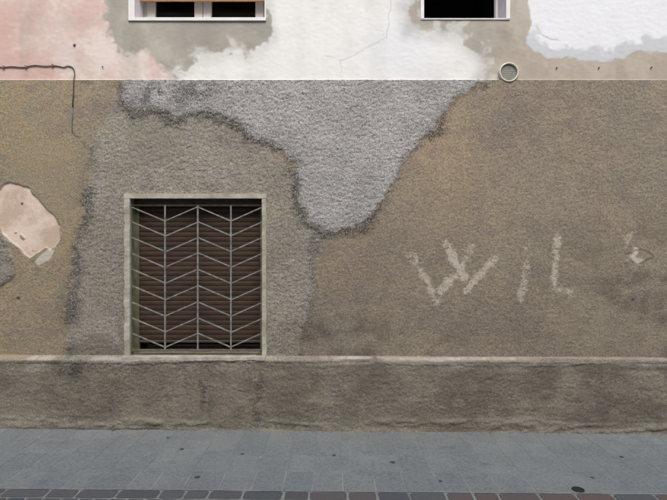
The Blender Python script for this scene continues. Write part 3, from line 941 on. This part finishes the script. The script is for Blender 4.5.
# four courses of small slabs, the joints running from the wall to the road
courses = [(YF, -0.815), (-0.815, -0.552), (-0.552, -0.289), (-0.289, 0.0)]
jx = -4.6
cols = []
front = [61, 90, 126, 151, 182, 218, 251, 282.5, 312, 343, 376, 406, 441, 471, 501, 536, 565, 597, 630, 662]
fx_ = [(p - 333.5) / 171.5 for p in front]
left = [fx_[0] - 0.183 * k for k in range(1, 18)][::-1]
right = [fx_[-1] + 0.183 * k for k in range(1, 18)]
edges0 = left + fx_ + right
for ci, (ya, yb) in enumerate(courses):
    ed = [e + (random.gauss(0, 0.010) if ci else 0) for e in edges0]
    for a_, b_ in zip(ed[:-1], ed[1:]):
        if abs(a_) > 4.6 or abs(b_) > 4.6: continue
        g_ = 0.0050 if ci == 0 else 0.0022
        piece('paving_slab', (a_ + b_) / 2, (ya + yb) / 2, b_ - a_ - g_, yb - ya - g_, 0.05, SLABM, pav, 0.003, 0.0, ci % 2)

# ------------------------------------------------------------------ road of setts
road = sheet('road', -14.0, 14.0, -16.0, YF - 0.004, -0.0035, MORTAR)
tag(road, 'road edged with dark stone setts in pale mortar', kind='structure')
row1 = [6.5, 51, 80.5, 120, 162, 186, 210, 244, 284, 309.5, 348, 377, 409, 445.5, 472.5, 497.5, 538, 575, 612, 654]
e1 = [(p - 333.5) / 173.5 for p in row1]
while e1[0] > -3.6: e1.insert(0, e1[0] - random.uniform(0.15, 0.25))
while e1[-1] < 3.6: e1.append(e1[-1] + random.uniform(0.15, 0.25))
yr = YF - 0.010
for a_, b_ in zip(e1[:-1], e1[1:]):
    piece('sett', (a_ + b_) / 2, yr - 0.047, b_ - a_ - 0.009, 0.097, 0.07, SETT, road, 0.02, 0.03, 20 + random.randrange(6))
for r_ in range(1, 4):
    yr -= 0.105
    x_ = -3.6
    while x_ < 3.6:
        w_ = random.uniform(0.082, 0.105)
        piece('sett', x_ + w_ / 2, yr - 0.047, w_ - 0.010, 0.094, 0.07, SETT, road, 0.02, 0.03, 30 + random.randrange(6))
        x_ += w_

# ------------------------------------------------------------------ unseen house added opposite, to shade the lower wall
OPW = simple('ochre_render', lin(176, 156, 122), lin(160, 140, 108), 0.9, 2.0, 0.3, 60, spec=0.2)
OPS = simple('green_shutter', lin(74, 88, 72), lin(62, 74, 62), 0.7, 6)
OPT = simple('roof_tile', lin(150, 98, 74), lin(128, 84, 66), 0.9, 8)
OPF = simple('stone_frame', lin(176, 170, 158), lin(160, 154, 142), 0.9, 8)
IRONP = simple('dark_iron', lin(54, 58, 60), lin(42, 46, 48), 0.55, 60)
YO, HO = -6.9, 7.6
opp = empty('shading_house', (0, YO, 0))
tag(opp, 'unseen ochre house behind the viewer, added to shade the lower wall', 'house')
MB().box(-9, 9, YO - 7, YO, -0.12, HO, 0.02).build('wall', OPW, opp)
MB().add([(-9.4, YO + 0.45, HO + 0.005), (9.4, YO + 0.45, HO + 0.005), (9.4, YO - 3.5, HO + 1.6), (-9.4, YO - 3.5, HO + 1.6), (-9.4, YO - 7.4, HO + 0.005), (9.4, YO - 7.4, HO + 0.005)],
         [(0, 1, 2, 3), (3, 2, 5, 4), (0, 3, 4), (1, 5, 2), (0, 4, 5, 1)]).build('roof', OPT, opp)
for zc in (0.95, 3.3, 5.6):
    for xc in (-6.6, -3.9, -1.2, 1.5, 4.2, 6.9):
        if zc < 1 and xc == 1.5:
            d_ = MB().box(xc - 0.5, xc + 0.5, YO - 0.02, YO + 0.03, 0.03, 2.15, 0.005).build('door', OPS, opp)
            MB().box(xc + 0.38, xc + 0.42, YO + 0.03, YO + 0.07, 1.0, 1.12, 0.005).build('handle', IRONP, d_)
            continue
        w_ = MB().box(xc - 0.55, xc + 0.55, YO - 0.02, YO + 0.025, zc - 0.07, zc + 1.42, 0.005).build('window', OPF, opp)
        for sx in (-1, 1):
            MB().box(xc + min(0.01 * sx, 0.46 * sx), xc + max(0.01 * sx, 0.46 * sx), YO + 0.02, YO + 0.05, zc, zc + 1.34, 0.004).build('shutter', OPS, w_)

# ------------------------------------------------------------------ small things on the pavement
GUM = simple('trodden_gum', lin(72, 75, 77), lin(58, 61, 63), 0.8, 80)
PALEGUM = simple('pale_gum', lin(176, 178, 174), lin(158, 160, 156), 0.8, 80)
IRON = simple('cast_iron', lin(54, 58, 60), lin(42, 46, 48), 0.55, 60, 0.3, 150, 0.4)
LEAF = simple('dry_leaf', lin(128, 88, 66), lin(104, 72, 54), 0.8, 60)
def ground(px, py):
    k = (py - 250.0)
    y_ = -DIST + EYE * PXM * DIST / k * 1.0
    x_ = (px - 333.5) / (PXM * DIST) * (y_ + DIST)
    for _ in range(3):
        y_ = -DIST + (EYE - gz(x_)) * PXM * DIST / k
        x_ = (px - 333.5) / (PXM * DIST) * (y_ + DIST)
    return x_, y_
GUMS = [(182, 449.5, 0.017, GUM, 'dark trodden gum spot below the barred window, nearer the wall'), (197, 477.3, 0.019, GUM, 'dark gum spot near the setts below the barred window'),
        (168, 438, 0.013, GUM, 'small dark gum spot close to the wall below the barred window'), (242.5, 454, 0.013, GUM, 'small dark gum spot left of the white speck'),
        (260.5, 457.5, 0.008, PALEGUM, 'tiny white speck of gum on the paving'), (392.5, 462.5, 0.019, GUM, 'dark gum spot in the middle of the paving right of centre'),
        (440.5, 481.5, 0.013, GUM, 'small dark gum spot near the setts right of centre'), (621.5, 457, 0.017, GUM, 'dark gum spot on the far right of the paving'),
        (592.5, 477.8, 0.013, GUM, 'small dark gum spot above the round iron cap'), (334, 455.5, 0.014, GUM, 'faint dark gum spot in the centre of the paving')]
for px, py, r, mt, lb in GUMS:
    x_, y_ = ground(px, py)
    n = 14
    vv = []
    for k in range(n):
        a = 2 * math.pi * k / n; rr = r * random.uniform(0.78, 1.15)
        vv.append((math.cos(a) * rr, math.sin(a) * rr, 0.0))
    vv += [(p[0] * 0.8, p[1] * 0.8, 0.0022) for p in vv] + [(0, 0, 0.003)]
    ff = [(k, (k + 1) % n, n + (k + 1) % n, n + k) for k in range(n)] + [(n + k, n + (k + 1) % n, 2 * n) for k in range(n)]
    o = mesh_obj('chewing_gum', vv, ff, mt, None, True)
    o.location = (x_, y_, gz(x_) + 0.0006)
    tag(o, lb, 'gum', 'gum spots trodden into the paving')
x_, y_ = ground(578, 490)
capo = empty('valve_cap', (x_, y_, gz(x_)))
tag(capo, 'small round dark iron cap let into the paving by the setts', 'valve cap')
def disc(prof, n=28):
    vs_, fs_ = [], []
    for (r, h) in prof:
        for k in range(n):
            a = 2 * math.pi * k / n
            vs_.append((r * math.cos(a), r * math.sin(a), h))
    for i in range(len(prof) - 1):
        for k in range(n):
            fs_.append((i * n + k, i * n + (k + 1) % n, (i + 1) * n + (k + 1) % n, (i + 1) * n + k))
    return vs_, fs_
def flat(name, prof, mat, par):
    v, f = disc(prof)
    o = mesh_obj(name, v, f, mat, None); o.parent = par
    return o
flat('collar', [(0.036, -0.01), (0.036, 0.003), (0.0345, 0.0045), (0.031, 0.0045), (0.0305, 0.001)], IRON, capo)
flat('lid', [(0.0300, 0.0), (0.0295, 0.0032), (0.012, 0.0040), (0.011, 0.0028), (0.0002, 0.0028)], IRON, capo)
# dry leaf at the foot of the wall
x_, y_ = ground(114, 430)
lv = []
for k in range(7):
    t_ = k / 6; wv = 0.016 * math.sin(math.pi * min(t_ * 0.92 + 0.06, 1)) 
    lv += [(t_ * 0.055 - 0.027, -wv, 0.010 + 0.010 * math.sin(t_ * 3)), (t_ * 0.055 - 0.027, 0, 0.003 + 0.008 * t_), (t_ * 0.055 - 0.027, wv, 0.012 + 0.012 * t_)]
lf = [(k * 3 + j, k * 3 + 3 + j, k * 3 + 4 + j, k * 3 + 1 + j) for k in range(6) for j in (0, 1)]
o = mesh_obj('fallen_leaf', lv, lf, LEAF, None, True)
o.location = (x_, -0.11, gz(x_) + 0.004); o.rotation_euler = (R(12), R(-14), R(70)); o.scale = (0.6, 0.6, 0.6)
tag(o, 'small curled orange-brown leaf at the foot of the plinth', 'leaf')

# grit that has crumbled off the plinth: far too small and many to count
gv, gf = [], []
for k in range(420):
    x_ = random.uniform(-3.2, 3.2); off = random.expovariate(1 / 0.030)
    y_ = -0.078 - off; r = random.uniform(0.0018, 0.0050) * (1.0 if off < 0.08 else 0.6)
    n0 = len(gv); zc = gz(x_) + r * 0.55
    for d in ((1, 0, 0), (-1, 0, 0), (0, 1, 0), (0, -1, 0), (0, 0, 1), (0, 0, -1)):
        q_ = r * random.uniform(0.6, 1.25)
        gv.append((x_ + d[0] * q_ * 1.3, y_ + d[1] * q_, zc + d[2] * q_ * 0.8))
    gf += [tuple(n0 + i for i in f) for f in ((0, 2, 4), (2, 1, 4), (1, 3, 4), (3, 0, 4), (2, 0, 5), (1, 2, 5), (3, 1, 5), (0, 3, 5))]
o = mesh_obj('grit', gv, gf, simple('crumbled_render', lin(132, 122, 106), lin(96, 90, 80), 0.95, 200))
tag(o, 'fine crumbs of render lying along the foot of the plinth', 'grit', kind='stuff')
